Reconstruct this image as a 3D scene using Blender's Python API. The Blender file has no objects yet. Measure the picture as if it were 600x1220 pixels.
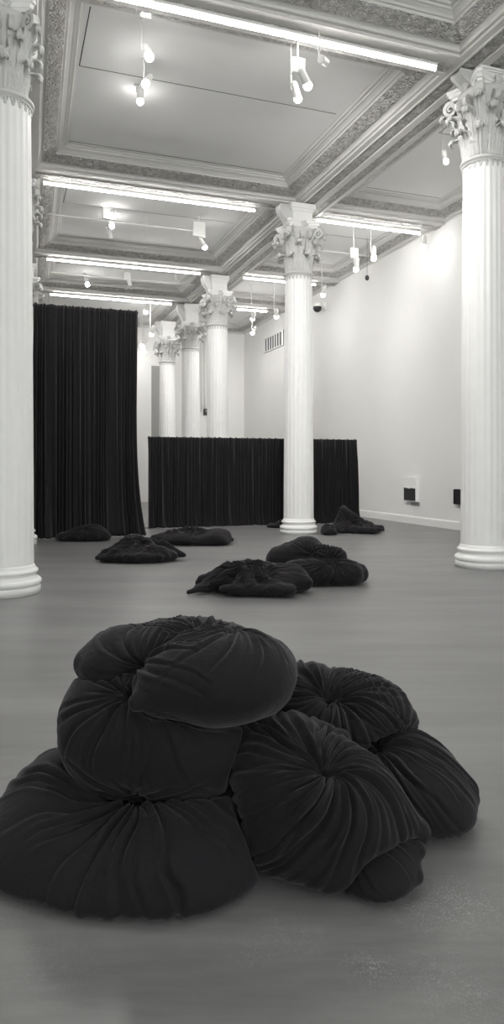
import bpy, bmesh, math, random
import numpy as np
from mathutils import Vector, Matrix

S = bpy.context.scene
COL = S.collection
PI = math.pi

# ------------------------------------------------------------------ camera model
EYE, FPX, HOR, YAW = 1.6, 830.0, 556.0, math.atan(295 / 830.0)
SN, CS = math.sin(YAW), math.cos(YAW)
RT = np.array([CS, -SN, 0.0]); FW = np.array([SN, CS, 0.0]); UP = np.array([0, 0, 1.0])


def W(px, py, z):
    """world point seen at photo pixel (px, py) at distance z along the view axis"""
    return FW * z + RT * ((px - 300) / FPX * z) + UP * (EYE + (HOR - py) / FPX * z)


def WY(px, py, Y):
    u = (px - 300) / FPX
    return W(px, py, Y / (CS - u * SN))


def WX(px, py, X):
    u = (px - 300) / FPX
    return W(px, py, X / (SN + u * CS))


cam = bpy.data.cameras.new('camera')
co = bpy.data.objects.new('camera', cam)
COL.objects.link(co)
cam.sensor_fit = 'HORIZONTAL'
cam.sensor_width = 36
cam.lens = 36 * FPX / 600
cam.shift_x = 0
cam.shift_y = -(610 - HOR) / 600.0
co.location = (0, 0, EYE)
co.rotation_euler = (PI / 2, 0, -YAW)
cam.clip_end = 200
S.camera = co

# ------------------------------------------------------------------ materials
def new_mat(name):
    m = bpy.data.materials.new(name)
    m.use_nodes = True
    nt = m.node_tree
    b = nt.nodes['Principled BSDF']
    return m, nt, b


def N(nt, kind, **kw):
    n = nt.nodes.new(kind)
    for k, v in kw.items():
        if k in n.inputs:
            n.inputs[k].default_value = v
        else:
            setattr(n, k, v)
    return n


def plain(name, col, rough=0.6, metal=0.0, bump=0.0, bscale=60.0, var=0.0, vscale=3.0, spec=0.5):
    m, nt, b = new_mat(name)
    b.inputs['Base Color'].default_value = (*col, 1)
    b.inputs['Roughness'].default_value = rough
    b.inputs['Metallic'].default_value = metal
    b.inputs['Specular IOR Level'].default_value = spec
    tc = N(nt, 'ShaderNodeTexCoord')
    if var:
        n = N(nt, 'ShaderNodeTexNoise', Scale=vscale, Detail=5.0)
        nt.links.new(tc.outputs['Object'], n.inputs['Vector'])
        r = N(nt, 'ShaderNodeValToRGB')
        r.color_ramp.elements[0].position = .3
        r.color_ramp.elements[1].position = .7
        r.color_ramp.elements[0].color = (*[c * (1 - var) for c in col], 1)
        r.color_ramp.elements[1].color = (*[min(1, c * (1 + var)) for c in col], 1)
        nt.links.new(n.outputs['Fac'], r.inputs['Fac'])
        nt.links.new(r.outputs['Color'], b.inputs['Base Color'])
    if bump:
        n = N(nt, 'ShaderNodeTexNoise', Scale=bscale, Detail=4.0)
        nt.links.new(tc.outputs['Object'], n.inputs['Vector'])
        bp = N(nt, 'ShaderNodeBump', Strength=bump, Distance=0.01)
        nt.links.new(n.outputs['Fac'], bp.inputs['Height'])
        nt.links.new(bp.outputs['Normal'], b.inputs['Normal'])
    return m


def emit(name, col, s):
    m, nt, b = new_mat(name)
    b.inputs['Base Color'].default_value = (.8, .8, .8, 1)
    b.inputs['Emission Color'].default_value = (*col, 1)
    b.inputs['Emission Strength'].default_value = s
    return m


M_WALL = plain('wall_paint', (.80, .797, .785), .75, bump=.05, bscale=30, var=.012, vscale=.7)
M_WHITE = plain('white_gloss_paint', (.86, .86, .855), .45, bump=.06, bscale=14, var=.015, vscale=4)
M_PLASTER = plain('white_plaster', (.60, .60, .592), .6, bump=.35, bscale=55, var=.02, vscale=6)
M_CEIL = plain('ceiling_paint', (.84, .84, .83), .7, bump=.04, bscale=10, var=.02, vscale=.8)
M_MOULD = plain('moulding_paint', (.66, .655, .635), .6, bump=.1, bscale=25, var=.03, vscale=3)
M_SEAM = plain('open_seam', (.03, .03, .03), .9)
M_BASE = plain('baseboard_paint', (.84, .835, .82), .5)
M_FIX = plain('fixture_white', (.82, .82, .80), .4)
M_DARK = plain('dark_plastic', (.02, .02, .022), .4)
M_METAL = plain('brushed_metal', (.5, .5, .5), .35, metal=.9)
M_LABEL = plain('grey_card', (.33, .33, .33), .6)
M_VENT = plain('vent_metal', (.22, .22, .22), .5, metal=.2)
M_LED = emit('led_diffuser', (1.0, .98, .945), 31.0)
M_LENS = emit('spot_lens', (1.0, .98, .95), 40.0)

# ornamental plaster band: relief of scrolls and beads
def ornate():
    m, nt, b = new_mat('ornament_plaster')
    b.inputs['Roughness'].default_value = .65
    tc = N(nt, 'ShaderNodeTexCoord')
    nz = N(nt, 'ShaderNodeTexNoise', Scale=9.0, Detail=3.0)
    nt.links.new(tc.outputs['Object'], nz.inputs['Vector'])
    mx = N(nt, 'ShaderNodeMixRGB', Fac=.12)
    nt.links.new(tc.outputs['Object'], mx.inputs['Color1'])
    nt.links.new(nz.outputs['Color'], mx.inputs['Color2'])
    v1 = N(nt, 'ShaderNodeTexVoronoi', Scale=13.0)
    v1.feature = 'SMOOTH_F1'
    nt.links.new(mx.outputs['Color'], v1.inputs['Vector'])
    v2 = N(nt, 'ShaderNodeTexVoronoi', Scale=34.0)
    nt.links.new(mx.outputs['Color'], v2.inputs['Vector'])
    ad = N(nt, 'ShaderNodeMath', operation='ADD')
    nt.links.new(v1.outputs['Distance'], ad.inputs[0])
    ml = N(nt, 'ShaderNodeMath', operation='MULTIPLY')
    ml.inputs[1].default_value = .6
    nt.links.new(v2.outputs['Distance'], ml.inputs[0])
    nt.links.new(ml.outputs[0], ad.inputs[1])
    bp = N(nt, 'ShaderNodeBump', Strength=1.0, Distance=.09)
    nt.links.new(ad.outputs[0], bp.inputs['Height'])
    nt.links.new(bp.outputs['Normal'], b.inputs['Normal'])
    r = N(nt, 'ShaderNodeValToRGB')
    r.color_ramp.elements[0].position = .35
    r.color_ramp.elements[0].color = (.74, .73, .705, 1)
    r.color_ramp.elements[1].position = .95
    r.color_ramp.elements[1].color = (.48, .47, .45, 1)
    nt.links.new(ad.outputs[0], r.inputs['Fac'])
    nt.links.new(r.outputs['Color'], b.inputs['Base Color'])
    return m


M_ORN = ornate()


def fabric(name, col):
    m, nt, b = new_mat(name)
    b.inputs['Roughness'].default_value = .88
    b.inputs['Specular IOR Level'].default_value = .25
    b.inputs['Sheen Weight'].default_value = .12
    b.inputs['Sheen Roughness'].default_value = .45
    b.inputs['Sheen Tint'].default_value = (.9, .88, .95, 1)
    tc = N(nt, 'ShaderNodeTexCoord')
    n = N(nt, 'ShaderNodeTexNoise', Scale=5.0, Detail=6.0)
    nt.links.new(tc.outputs['Object'], n.inputs['Vector'])
    r = N(nt, 'ShaderNodeValToRGB')
    r.color_ramp.elements[0].color = (*[c * .85 for c in col], 1)
    r.color_ramp.elements[1].color = (*[c * 1.15 for c in col], 1)
    nt.links.new(n.outputs['Fac'], r.inputs['Fac'])
    nt.links.new(r.outputs['Color'], b.inputs['Base Color'])
    n2 = N(nt, 'ShaderNodeTexNoise', Scale=420.0, Detail=2.0)
    nt.links.new(tc.outputs['Object'], n2.inputs['Vector'])
    n3 = N(nt, 'ShaderNodeTexNoise', Scale=28.0, Detail=4.0, Distortion=1.0)
    nt.links.new(tc.outputs['Object'], n3.inputs['Vector'])
    ad = N(nt, 'ShaderNodeMath', operation='MULTIPLY_ADD')
    ad.inputs[1].default_value = .06
    nt.links.new(n2.outputs['Fac'], ad.inputs[0])
    nt.links.new(n3.outputs['Fac'], ad.inputs[2])
    bp = N(nt, 'ShaderNodeBump', Strength=.35, Distance=.012)
    nt.links.new(ad.outputs[0], bp.inputs['Height'])
    nt.links.new(bp.outputs['Normal'], b.inputs['Normal'])
    return m


M_CLOTH = fabric('black_jersey', (.0090, .0080, .0097))
M_CURT = fabric('black_drape', (.0165, .0155, .0175))


def concrete():
    m, nt, b = new_mat('polished_concrete')
    tc = N(nt, 'ShaderNodeTexCoord')
    mp = N(nt, 'ShaderNodeMapping')
    nt.links.new(tc.outputs['Object'], mp.inputs['Vector'])
    mp.inputs['Rotation'].default_value = (0, 0, YAW)
    mr_ = mp
    mp = N(nt, 'ShaderNodeMapping')
    nt.links.new(mr_.outputs['Vector'], mp.inputs['Vector'])
    mp.inputs['Scale'].default_value = (.42, 2.2, 1)
    n1 = N(nt, 'ShaderNodeTexNoise', Scale=.9, Detail=9.0, Roughness=.62)
    nt.links.new(mp.outputs['Vector'], n1.inputs['Vector'])
    n2 = N(nt, 'ShaderNodeTexNoise', Scale=9.0, Detail=8.0, Roughness=.7)
    nt.links.new(mp.outputs['Vector'], n2.inputs['Vector'])
    mx = N(nt, 'ShaderNodeMixRGB', Fac=.35)
    nt.links.new(n1.outputs['Fac'], mx.inputs['Color1'])
    nt.links.new(n2.outputs['Fac'], mx.inputs['Color2'])
    r = N(nt, 'ShaderNodeValToRGB')
    r.color_ramp.elements[0].position = .3
    r.color_ramp.elements[0].color = (.130, .130, .131, 1)
    r.color_ramp.elements[1].position = .72
    r.color_ramp.elements[1].color = (.242, .241, .239, 1)
    nt.links.new(mx.outputs['Color'], r.inputs['Fac'])
    # pale salt bloom: speckles gathered in a few worn patches
    patches = []
    for (px, py, rad, st) in ((540, 1076, .19, 1.0), (500, 1085, .14, .8), (345, 1110, .14, .5), (440, 1152, .10, .9),
                              (455, 1150, .07, .7), (520, 1165, .18, .45), (560, 1185, .14, .5), (10, 1080, .16, .4),
                              (300, 1128, .12, .4), (555, 905, .2, .3), (5, 925, .2, .5), (30, 900, .15, .4), (60, 1150, .2, .25)):
        z = EYE * FPX / (py - HOR)
        patches.append((W(px, py, z), rad, st))
    last = None
    for p, rad, st in patches:
        d = N(nt, 'ShaderNodeVectorMath', operation='DISTANCE')
        nt.links.new(tc.outputs['Object'], d.inputs[0])
        d.inputs[1].default_value = tuple(p)
        mr = N(nt, 'ShaderNodeMapRange')
        mr.inputs['From Min'].default_value = rad * 1.25
        mr.inputs['From Max'].default_value = rad * .25
        mr.inputs['To Min'].default_value = 0
        mr.inputs['To Max'].default_value = st
        nt.links.new(d.outputs['Value'], mr.inputs['Value'])
        if last is None:
            last = mr.outputs['Result']
        else:
            a = N(nt, 'ShaderNodeMath', operation='MAXIMUM')
            nt.links.new(last, a.inputs[0])
            nt.links.new(mr.outputs['Result'], a.inputs[1])
            last = a.outputs[0]
    vo = N(nt, 'ShaderNodeTexVoronoi', Scale=130.0)
    nt.links.new(tc.outputs['Object'], vo.inputs['Vector'])
    sp = N(nt, 'ShaderNodeMapRange')
    sp.inputs['From Min'].default_value = .50
    sp.inputs['From Max'].default_value = .15
    nt.links.new(vo.outputs['Distance'], sp.inputs['Value'])
    n4 = N(nt, 'ShaderNodeTexNoise', Scale=22.0, Detail=5.0, Roughness=.7)
    nt.links.new(tc.outputs['Object'], n4.inputs['Vector'])
    s4 = N(nt, 'ShaderNodeMapRange')
    s4.inputs['From Min'].default_value = .36
    s4.inputs['From Max'].default_value = .62
    nt.links.new(n4.outputs['Fac'], s4.inputs['Value'])
    m1 = N(nt, 'ShaderNodeMath', operation='MULTIPLY')
    nt.links.new(sp.outputs['Result'], m1.inputs[0])
    nt.links.new(s4.outputs['Result'], m1.inputs[1])
    m2 = N(nt, 'ShaderNodeMath', operation='MULTIPLY')
    m2.use_clamp = True
    nt.links.new(m1.outputs[0], m2.inputs[0])
    nt.links.new(last, m2.inputs[1])
    mz = N(nt, 'ShaderNodeMixRGB')
    mz.inputs['Color2'].default_value = (.42, .42, .425, 1)
    nt.links.new(m2.outputs[0], mz.inputs['Fac'])
    nt.links.new(r.outputs['Color'], mz.inputs['Color1'])
    nt.links.new(mz.outputs['Color'], b.inputs['Base Color'])
    rr = N(nt, 'ShaderNodeMapRange')
    rr.inputs['To Min'].default_value = .27
    rr.inputs['To Max'].default_value = .50
    nt.links.new(n2.outputs['Fac'], rr.inputs['Value'])
    nt.links.new(rr.outputs['Result'], b.inputs['Roughness'])
    b.inputs['Specular IOR Level'].default_value = .45
    bp = N(nt, 'ShaderNodeBump', Strength=.05, Distance=.01)
    nt.links.new(n2.outputs['Fac'], bp.inputs['Height'])
    nt.links.new(bp.outputs['Normal'], b.inputs['Normal'])
    return m


M_FLOOR = concrete()

# ------------------------------------------------------------------ helpers
def mesh_obj(name, verts, faces, mat, parent=None, smooth=True, mats=None, midx=None):
    me = bpy.data.meshes.new(name)
    me.from_pydata([tuple(map(float, v)) for v in verts], [], faces)
    for mm in (mats or [mat]):
        me.materials.append(mm)
    if midx is not None:
        me.polygons.foreach_set('material_index', np.asarray(midx, dtype=np.int32))
    if smooth:
        me.polygons.foreach_set('use_smooth', [True] * len(me.polygons))
    me.update()
    o = bpy.data.objects.new(name, me)
    COL.objects.link(o)
    if parent is not None:
        o.parent = parent
    return o


def bm_obj(name, bm, mat, parent=None, smooth=False, bevel=0):
    me = bpy.data.meshes.new(name)
    if bevel:
        bmesh.ops.bevel(bm, geom=bm.edges[:], offset=bevel, segments=2, affect='EDGES', profile=.6)
    bmesh.ops.recalc_face_normals(bm, faces=bm.faces[:])
    bm.to_mesh(me)
    bm.free()
    me.materials.append(mat)
    if smooth:
        me.polygons.foreach_set('use_smooth', [True] * len(me.polygons))
    o = bpy.data.objects.new(name, me)
    COL.objects.link(o)
    if parent is not None:
        o.parent = parent
    return o


def box(bm, lo, hi, mtx=None):
    c = [(a + b) / 2 for a, b in zip(lo, hi)]
    s = [abs(b - a) for a, b in zip(lo, hi)]
    m = Matrix.Translation(c) @ Matrix.Diagonal((*s, 1))
    if mtx is not None:
        m = mtx @ m
    return bmesh.ops.create_cube(bm, size=1, matrix=m)


def cyl(bm, p0, p1, r0, r1=None, seg=16):
    p0, p1 = Vector(p0), Vector(p1)
    d = p1 - p0
    q = Vector((0, 0, 1)).rotation_difference(d.normalized()).to_matrix().to_4x4()
    m = Matrix.Translation((p0 + p1) / 2) @ q
    bmesh.ops.create_cone(bm, cap_ends=True, segments=seg, radius1=r0, radius2=r0 if r1 is None else r1, depth=d.length, matrix=m)


def lathe(prof, seg=48):
    vs, fs = [], []
    n = len(prof)
    for i, (r, z) in enumerate(prof):
        for k in range(seg):
            a = 2 * PI * k / seg
            vs.append((r * math.cos(a), r * math.sin(a), z))
    for i in range(n - 1):
        for k in range(seg):
            k2 = (k + 1) % seg
            fs.append((i * seg + k, i * seg + k2, (i + 1) * seg + k2, (i + 1) * seg + k))
    fs.append(tuple(range(seg - 1, -1, -1)))
    fs.append(tuple((n - 1) * seg + k for k in range(seg)))
    return vs, fs


def empty(name, loc, label=None, cat=None, group=None, kind=None, rz=0):
    o = bpy.data.objects.new(name, None)
    COL.objects.link(o)
    o.location = tuple(map(float, loc))
    o.rotation_euler = (0, 0, rz)
    o.empty_display_size = .2
    tag(o, label, cat, group, kind)
    return o


def tag(o, label=None, cat=None, group=None, kind=None):
    if label: o['label'] = label
    if cat: o['category'] = cat
    if group: o['group'] = group
    if kind: o['kind'] = kind
    return o


def struct(o, label=None, cat=None):
    o['kind'] = 'structure'
    if label: o['label'] = label
    if cat: o['category'] = cat
    return o


def copy_part(o, parent):
    c = o.copy()
    COL.objects.link(c)
    c.parent = parent
    for ch in list(o.children):
        copy_part(ch, c)
    return c


# ------------------------------------------------------------------ room shell
SOF, PAN = 7.9, 8.25
XR, XL, YF, YB = 10.8, -4.6, 31.5, -7.0

bm = bmesh.new(); box(bm, (XL - .3, YB - .3, -.2), (XR + .3, YF + .3, 0))
struct(bm_obj('floor', bm, M_FLOOR), 'grey polished concrete floor with pale salt speckles', 'floor')
bm = bmesh.new(); box(bm, (XR, YB - .3, 0), (XR + .3, YF + .3, 8.7))
struct(bm_obj('wall_right', bm, M_WALL), 'tall plain white gallery wall with two small pictures', 'wall')
bm = bmesh.new(); box(bm, (XL - .3, YB - .3, 0), (XL, YF + .3, 8.7))
struct(bm_obj('wall_left', bm, M_WALL), 'white side wall behind the big near column', 'wall')
bm = bmesh.new(); box(bm, (XL, YF, 0), (XR, YF + .3, 8.7))
struct(bm_obj('wall_far', bm, M_WALL), 'white end wall behind the row of columns', 'wall')

# street front behind the camera: piers and lintel around unseen windows added for daylight
wins = [(-3.6, -.6), (1.2, 5.2), (6.8, 9.8)]
bm = bmesh.new()
xs = [XL] + [v for w in wins for v in w] + [XR]
for i in range(0, len(xs), 2):
    box(bm, (xs[i], YB - .3, 0), (xs[i + 1], YB, 8.7))
for a, b_ in wins:
    box(bm, (a, YB - .3, 0), (b_, YB, .6))
    box(bm, (a, YB - .3, 6.6), (b_, YB, 8.7))
struct(bm_obj('wall_front', bm, M_WALL), 'white street wall with three tall windows added for daylight', 'wall')


def glass_mat():
    m = bpy.data.materials.new('window_glass')
    m.use_nodes = True
    nt = m.node_tree
    nt.nodes.clear()
    o = N(nt, 'ShaderNodeOutputMaterial')
    t = N(nt, 'ShaderNodeBsdfTransparent')
    t.inputs['Color'].default_value = (.95, .97, .96, 1)
    g = N(nt, 'ShaderNodeBsdfGlossy', Roughness=.02)
    x = N(nt, 'ShaderNodeMixShader', Fac=.06)
    nt.links.new(t.outputs[0], x.inputs[1])
    nt.links.new(g.outputs[0], x.inputs[2])
    nt.links.new(x.outputs[0], o.inputs['Surface'])
    return m


M_GLASS = glass_mat()
for i, (a, b_) in enumerate(wins):
    w = empty('window_%d' % (i + 1), ((a + b_) / 2, YB - .15, .6))
    struct(w)
    hw = (b_ - a) / 2
    bm = bmesh.new()
    for x in (-hw + .04, 0, hw - .04):
        box(bm, (x - .04, -.05, 0), (x + .04, .05, 6))
    for z in (.04, 2.0, 4.0, 5.96):
        box(bm, (-hw, -.045, z - .04), (hw, .045, z + .04))
    bm_obj('window_frame', bm, M_WHITE, w)
    bm = bmesh.new(); box(bm, (-hw, -.005, .02), (hw, .005, 5.98))
    bm_obj('pane', bm, M_GLASS, w)
    l = bpy.data.lights.new('daylight_portal', 'AREA')
    l.shape = 'RECTANGLE'; l.size = 2 * hw; l.size_y = 6
    l.cycles.is_portal = True
    lo = bpy.data.objects.new('daylight_portal', l); COL.objects.link(lo)
    lo.location = ((a + b_) / 2, YB + .01, 3.6)
    lo.rotation_euler = (PI / 2, 0, 0)

# baseboards: plinth with a small ogee top
def baseboard(name, p0, p1, nrm):
    prof = [(0, 0), (.03, 0), (.03, .17), (.022, .20), (.008, .215), (0, .22)]
    vs, fs = [], []
    for p in (p0, p1):
        for d, z in prof:
            vs.append((p[0] + nrm[0] * d, p[1] + nrm[1] * d, z))
    n = len(prof)
    for i in range(n - 1):
        fs.append((i, i + 1, n + i + 1, n + i))
    fs += [tuple(range(n)), tuple(range(2 * n - 1, n - 1, -1))]
    struct(mesh_obj(name, vs, fs, M_BASE, smooth=False), 'low white baseboard along the foot of the wall', 'baseboard')


baseboard('baseboard_right', (XR, YB), (XR, YF), (-1, 0))
baseboard('baseboard_far', (XL, YF), (XR, YF), (0, -1))
baseboard('baseboard_left', (XL, YB), (XL, YF), (1, 0))

# ceiling: coffered bays between soffits; each bay is a stepped moulding round a flat panel
YROW = [-6.98, -3.4, 3.0, 9.3, 15.65, 21.7, 26.1, 31.48]
HB = .26


def xl_edge(y):
    return .42 + max(0.0, (y - 9.8)) * .036


PROF = [(0, 0, 0), (0, .05, 0), (.05, .05, 0), (.06, .09, 0), (.10, .12, 0), (.12, .12, 0), (.14, .10, 1), (.20, .115, 1), (.31, .165, 1), (.36, .20, 0), (.37, .235, 0), (.40, .235, 0), (.42, .26, 0), (.47, .285, 0), (.50, .285, 0), (.505, .315, 0), (.55, .315, 0), (.565, .34, 0), (.60, .35, 0)]
FRACT = PROF[-1][0]


def add_bay(V, F, MI, x0f, x1f, y0, y1, scale=1.0):
    base = len(V)
    n = 0
    for (d, z, m) in PROF:
        d *= scale
        ya, yb = y0 + d, y1 - d
        V += [(x0f(ya) + d, ya, SOF + z), (x1f(ya) - d, ya, SOF + z), (x1f(yb) - d, yb, SOF + z), (x0f(yb) + d, yb, SOF + z)]
        n += 1
    for i in range(n - 1):
        for k in range(4):
            k2 = (k + 1) % 4
            a = base + i * 4
            F.append((a + k, a + k2, a + 4 + k2, a + 4 + k))
            MI.append(2 if PROF[i][2] else 1)
    a = base + (n - 1) * 4
    F.append((a, a + 1, a + 2, a + 3)); MI.append(0)
    return [V[a + k] for k in range(4)]


V, F, MI = [], [], []
panels = []
XBEAM0, XBEAM1 = 6.62, 7.48
for i in range(len(YROW) - 1):
    y0, y1 = YROW[i] + HB, YROW[i + 1] - HB
    if i == 0: y0 = YROW[0] + .02
    if i == len(YROW) - 2: y1 = YROW[-1]
    panels.append(('nave', add_bay(V, F, MI, xl_edge, lambda y: XBEAM0, y0, y1, 1.1)))
    panels.append(('aisle', add_bay(V, F, MI, lambda y: XBEAM1, lambda y: XR - .02, y0, y1)))
    panels.append(('left', add_bay(V, F, MI, lambda y: XL + .02, lambda y: -.42, y0, y1)))
struct(mesh_obj('ceiling', V, F, None, smooth=False, mats=[M_CEIL, M_MOULD, M_ORN], midx=MI), 'grey coffered plaster ceiling with stepped mouldings', 'ceiling')

# soffits of the beams: the long ones run front to back, the short ones across; carved strips along them
V, F, MI = [], [], []
def slab(x0, x1, y0, y1, z0, z1, m=0, x0b=None, x1b=None):
    b = len(V)
    x0b = x0 if x0b is None else x0b
    x1b = x1 if x1b is None else x1b
    for z in (z0, z1):
        V.extend([(x0, y0, z), (x1, y0, z), (x1b, y1, z), (x0b, y1, z)])
    for f in ((3, 2, 1, 0), (4, 5, 6, 7), (0, 1, 5, 4), (1, 2, 6, 5), (2, 3, 7, 6), (3, 0, 4, 7)):
        F.append(tuple(b + k for k in f)); MI.append(m)


slab(XBEAM0 - .006, XBEAM1 + .006, YB, YF, SOF, SOF + .02)
slab(XBEAM0 + .10, XBEAM0 + .13, YB, YF, SOF - .03, SOF)
slab(XBEAM1 - .13, XBEAM1 - .10, YB, YF, SOF - .03, SOF)
slab(XBEAM0 + .16, XBEAM0 + .34, YB, YF, SOF - .022, SOF, 1)
slab(XBEAM1 - .34, XBEAM1 - .16, YB, YF, SOF - .022, SOF, 1)
slab(XBEAM0 + .36, XBEAM1 - .36, YB, YF, SOF - .05, SOF)
struct(mesh_obj('trim_1', V, F, None, smooth=False, mats=[M_MOULD, M_ORN], midx=MI), 'long moulded ceiling beam carried by the row of columns', 'beam')
V, F, MI = [], [], []
slab(-.426, .426, YB, 9.8, SOF, SOF + .02)
slab(-.426, .426, 9.8, YF, SOF, SOF + .02, 0, -.426, xl_edge(YF) + .006)
slab(-.3, -.1, YB, YF, SOF - .022, SOF, 1)
struct(mesh_obj('trim_2', V, F, None, smooth=False, mats=[M_MOULD, M_ORN], midx=MI), 'long moulded ceiling beam above the big near column', 'beam')
for i, y in enumerate(YROW[1:-1]):
    V, F, MI = [], [], []
    for (xa, xb) in ((XL, -.42), (xl_edge(y), XBEAM0), (XBEAM1, XR)):
        slab(xa, xb, y - HB - .006, y + HB + .006, SOF, SOF + .02)
        slab(xa, xb, y + HB - .13, y + HB - .10, SOF - .03, SOF)
        slab(xa, xb, y - .06, y + .12, SOF - .022, SOF, 1)
    struct(mesh_obj('trim_%d' % (i + 3), V, F, None, smooth=False, mats=[M_MOULD, M_ORN], midx=MI), 'cross beam of the coffered ceiling', 'beam')

# open joints of the ceiling boards
V, F, MI = [], [], []
for kind, q in panels:
    (xa, ya, _), (xb, _, _), (xc, yc, _), (xd, _, _) = q
    if ya < -4: continue
    zt = PAN + .004
    slab(xa + .02, xc - .02, yc - .09, yc - .075, PAN - .003, zt)
    ym = ya + (yc - ya) * .36
    slab(xa + .07, xb - .07, ym - .006, ym + .006, PAN - .003, zt)
    slab(xa + .07, xa + .085, ya + .05, ym, PAN - .003, zt)
struct(mesh_obj('trim_20', V, F, M_SEAM, smooth=False), 'thin dark joints between the ceiling boards', 'joint')

# ------------------------------------------------------------------ columns
NFL = 22


def shaft_mesh(R0, R1, z0, z1):
    sub = 8
    seg = NFL * sub
    rows = [0, .012, .02, .03, .2, .4, .6, .8, .97, .98, .99, 1]
    vs, fs = [], []
    for t in rows:
        R = R0 + (R1 - R0) * (t ** 1.25)
        fade = 0 if t < .015 or t > .985 else (.6 if t < .025 or t > .975 else 1)
        for k in range(seg):
            a = 2 * PI * k / seg
            ph = (k % sub) / sub
            if ph < .26:
                d = 0
            else:
                q = (ph - .26) / .74
                d = math.sin(PI * q) ** .7 * .022 * fade
            r = R * (1 - d * 1.35)
            vs.append((r * math.cos(a), r * math.sin(a), z0 + (z1 - z0) * t))
    n = len(rows)
    for i in range(n - 1):
        for k in range(seg):
            k2 = (k + 1) % seg
            fs.append((i * seg + k, i * seg + k2, (i + 1) * seg + k2, (i + 1) * seg + k))
    return vs, fs


def arc(cx, cz, r, a0, a1, n):
    return [(cx + r * math.cos(a0 + (a1 - a0) * i / n), cz + r * math.sin(a0 + (a1 - a0) * i / n)) for i in range(n + 1)]


def base_profile(R):
    p = [(R + .085, 0), (R + .085, .085), (R + .08, .092)]
    p += arc(R + .045, .145, .05, -PI / 2 * .95, PI / 2 * .95, 8)
    p += [(R + .05, .20), (R + .032, .205), (R + .026, .225), (R + .03, .245), (R + .04, .25)]
    p += arc(R + .027, .28, .028, -PI / 2 * .9, PI / 2 * .9, 6)
    p += [(R + .03, .312), (R + .02, .318), (R + .018, .335), (R + .004, .36), (R - .01, .365)]
    return p


def leaf_mesh(h, w, r0, flare, curl, seed, lobes=5):
    """acanthus leaf standing at radius r0 along +X, root at z=0; cut edges, raised ribs, tip curling out"""
    rnd = random.Random(seed)
    nu, nv = 15, 26
    vs, fs = [], []
    for j in range(nv):
        v = j / (nv - 1)
        env = (.62 + .42 * math.sin(PI * min(1, v * .85)) ** 1.0) * (1 - .38 * max(0, v - .7) / .3)
        lob = .58 + .42 * abs(math.cos(PI * (v * lobes)))
        if v < .85:
            x = r0 + flare * v ** 1.6
            z = h * v * 1.02
        else:
            q = (v - .85) / .15
            a = q * 2.3
            x = r0 + flare * .85 ** 1.6 + curl * math.sin(a) * 1.15 + curl * .35 * q
            z = h * .867 + curl * .75 * (math.sin(a + .5) - .48) - curl * .45 * q
        for i in range(nu):
            u = -1 + 2 * i / (nu - 1)
            e = env * (lob if abs(u) > .62 else (lob + (1 - lob) * .5 if abs(u) > .4 else 1))
            y = u * w * e
            rib = .024 * math.cos(u * PI * 3.5) * (1 - v * .3) + .018 * (1 - abs(u))
            dip = -.03 * abs(u) ** 1.5 + (.02 if abs(u) > .8 else 0) * abs(math.cos(PI * v * lobes))
            jit = rnd.uniform(-.004, .004)
            zz = z - .10 * h * abs(u) * (.5 + .5 * math.sin(PI * v * lobes * 1.0)) * .5
            vs.append((x + (rib + dip + jit) * 1.0, y, zz))
    for j in range(nv - 1):
        for i in range(nu - 1):
            a = j * nu + i
            fs.append((a, a + 1, a + nu + 1, a + nu))
    return vs, fs


def scroll_mesh(r0, z0, r1, z1, rad, width, turns=1.6):
    """volute: a band rising from (r0,z0) to (r1,z1) then winding inwards, extruded to +-width/2 in Y"""
    path = []
    for i in range(12):
        t = i / 11
        path.append((r0 + (r1 - r0) * t ** 1.7, z0 + (z1 - z0) * (1 - (1 - t) ** 1.25), .030 * (.7 + .3 * t)))
    cx, cz = r1, z1 - rad
    n = int(26 * turns)
    for i in range(1, n + 1):
        t = i / n
        a = PI / 2 - t * turns * 2 * PI
        rr = rad * (1 - .82 * t)
        path.append((cx + rr * math.cos(a), cz + rr * math.sin(a), .030 * (1 - .55 * t)))
    vs, fs = [], []
    m = len(path)
    for i, (x, z, th) in enumerate(path):
        x2, z2, _ = path[min(m - 1, i + 1)]
        x1_, z1_, _ = path[max(0, i - 1)]
        dx, dz = x2 - x1_, z2 - z1_
        L = math.hypot(dx, dz) or 1
        nx, nz = -dz / L, dx / L
        w = width * (.75 + .25 * min(1, i / 12)) * (1 + .3 * max(0, (i - 12) / max(1, m - 12)))
        for (s, y) in ((1, -.5), (.55, -.25), (.55, .25), (1, .5), (-1, .5), (-1, -.5)):
            vs.append((x + nx * th * s, y * w, z + nz * th * s))
    for i in range(m - 1):
        for k in range(6):
            k2 = (k + 1) % 6
            fs.append((i * 6 + k, i * 6 + k2, (i + 1) * 6 + k2, (i + 1) * 6 + k))
    fs += [(5, 4, 3, 2, 1, 0), tuple((m - 1) * 6 + k for k in range(6))]
    return vs, fs


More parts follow.
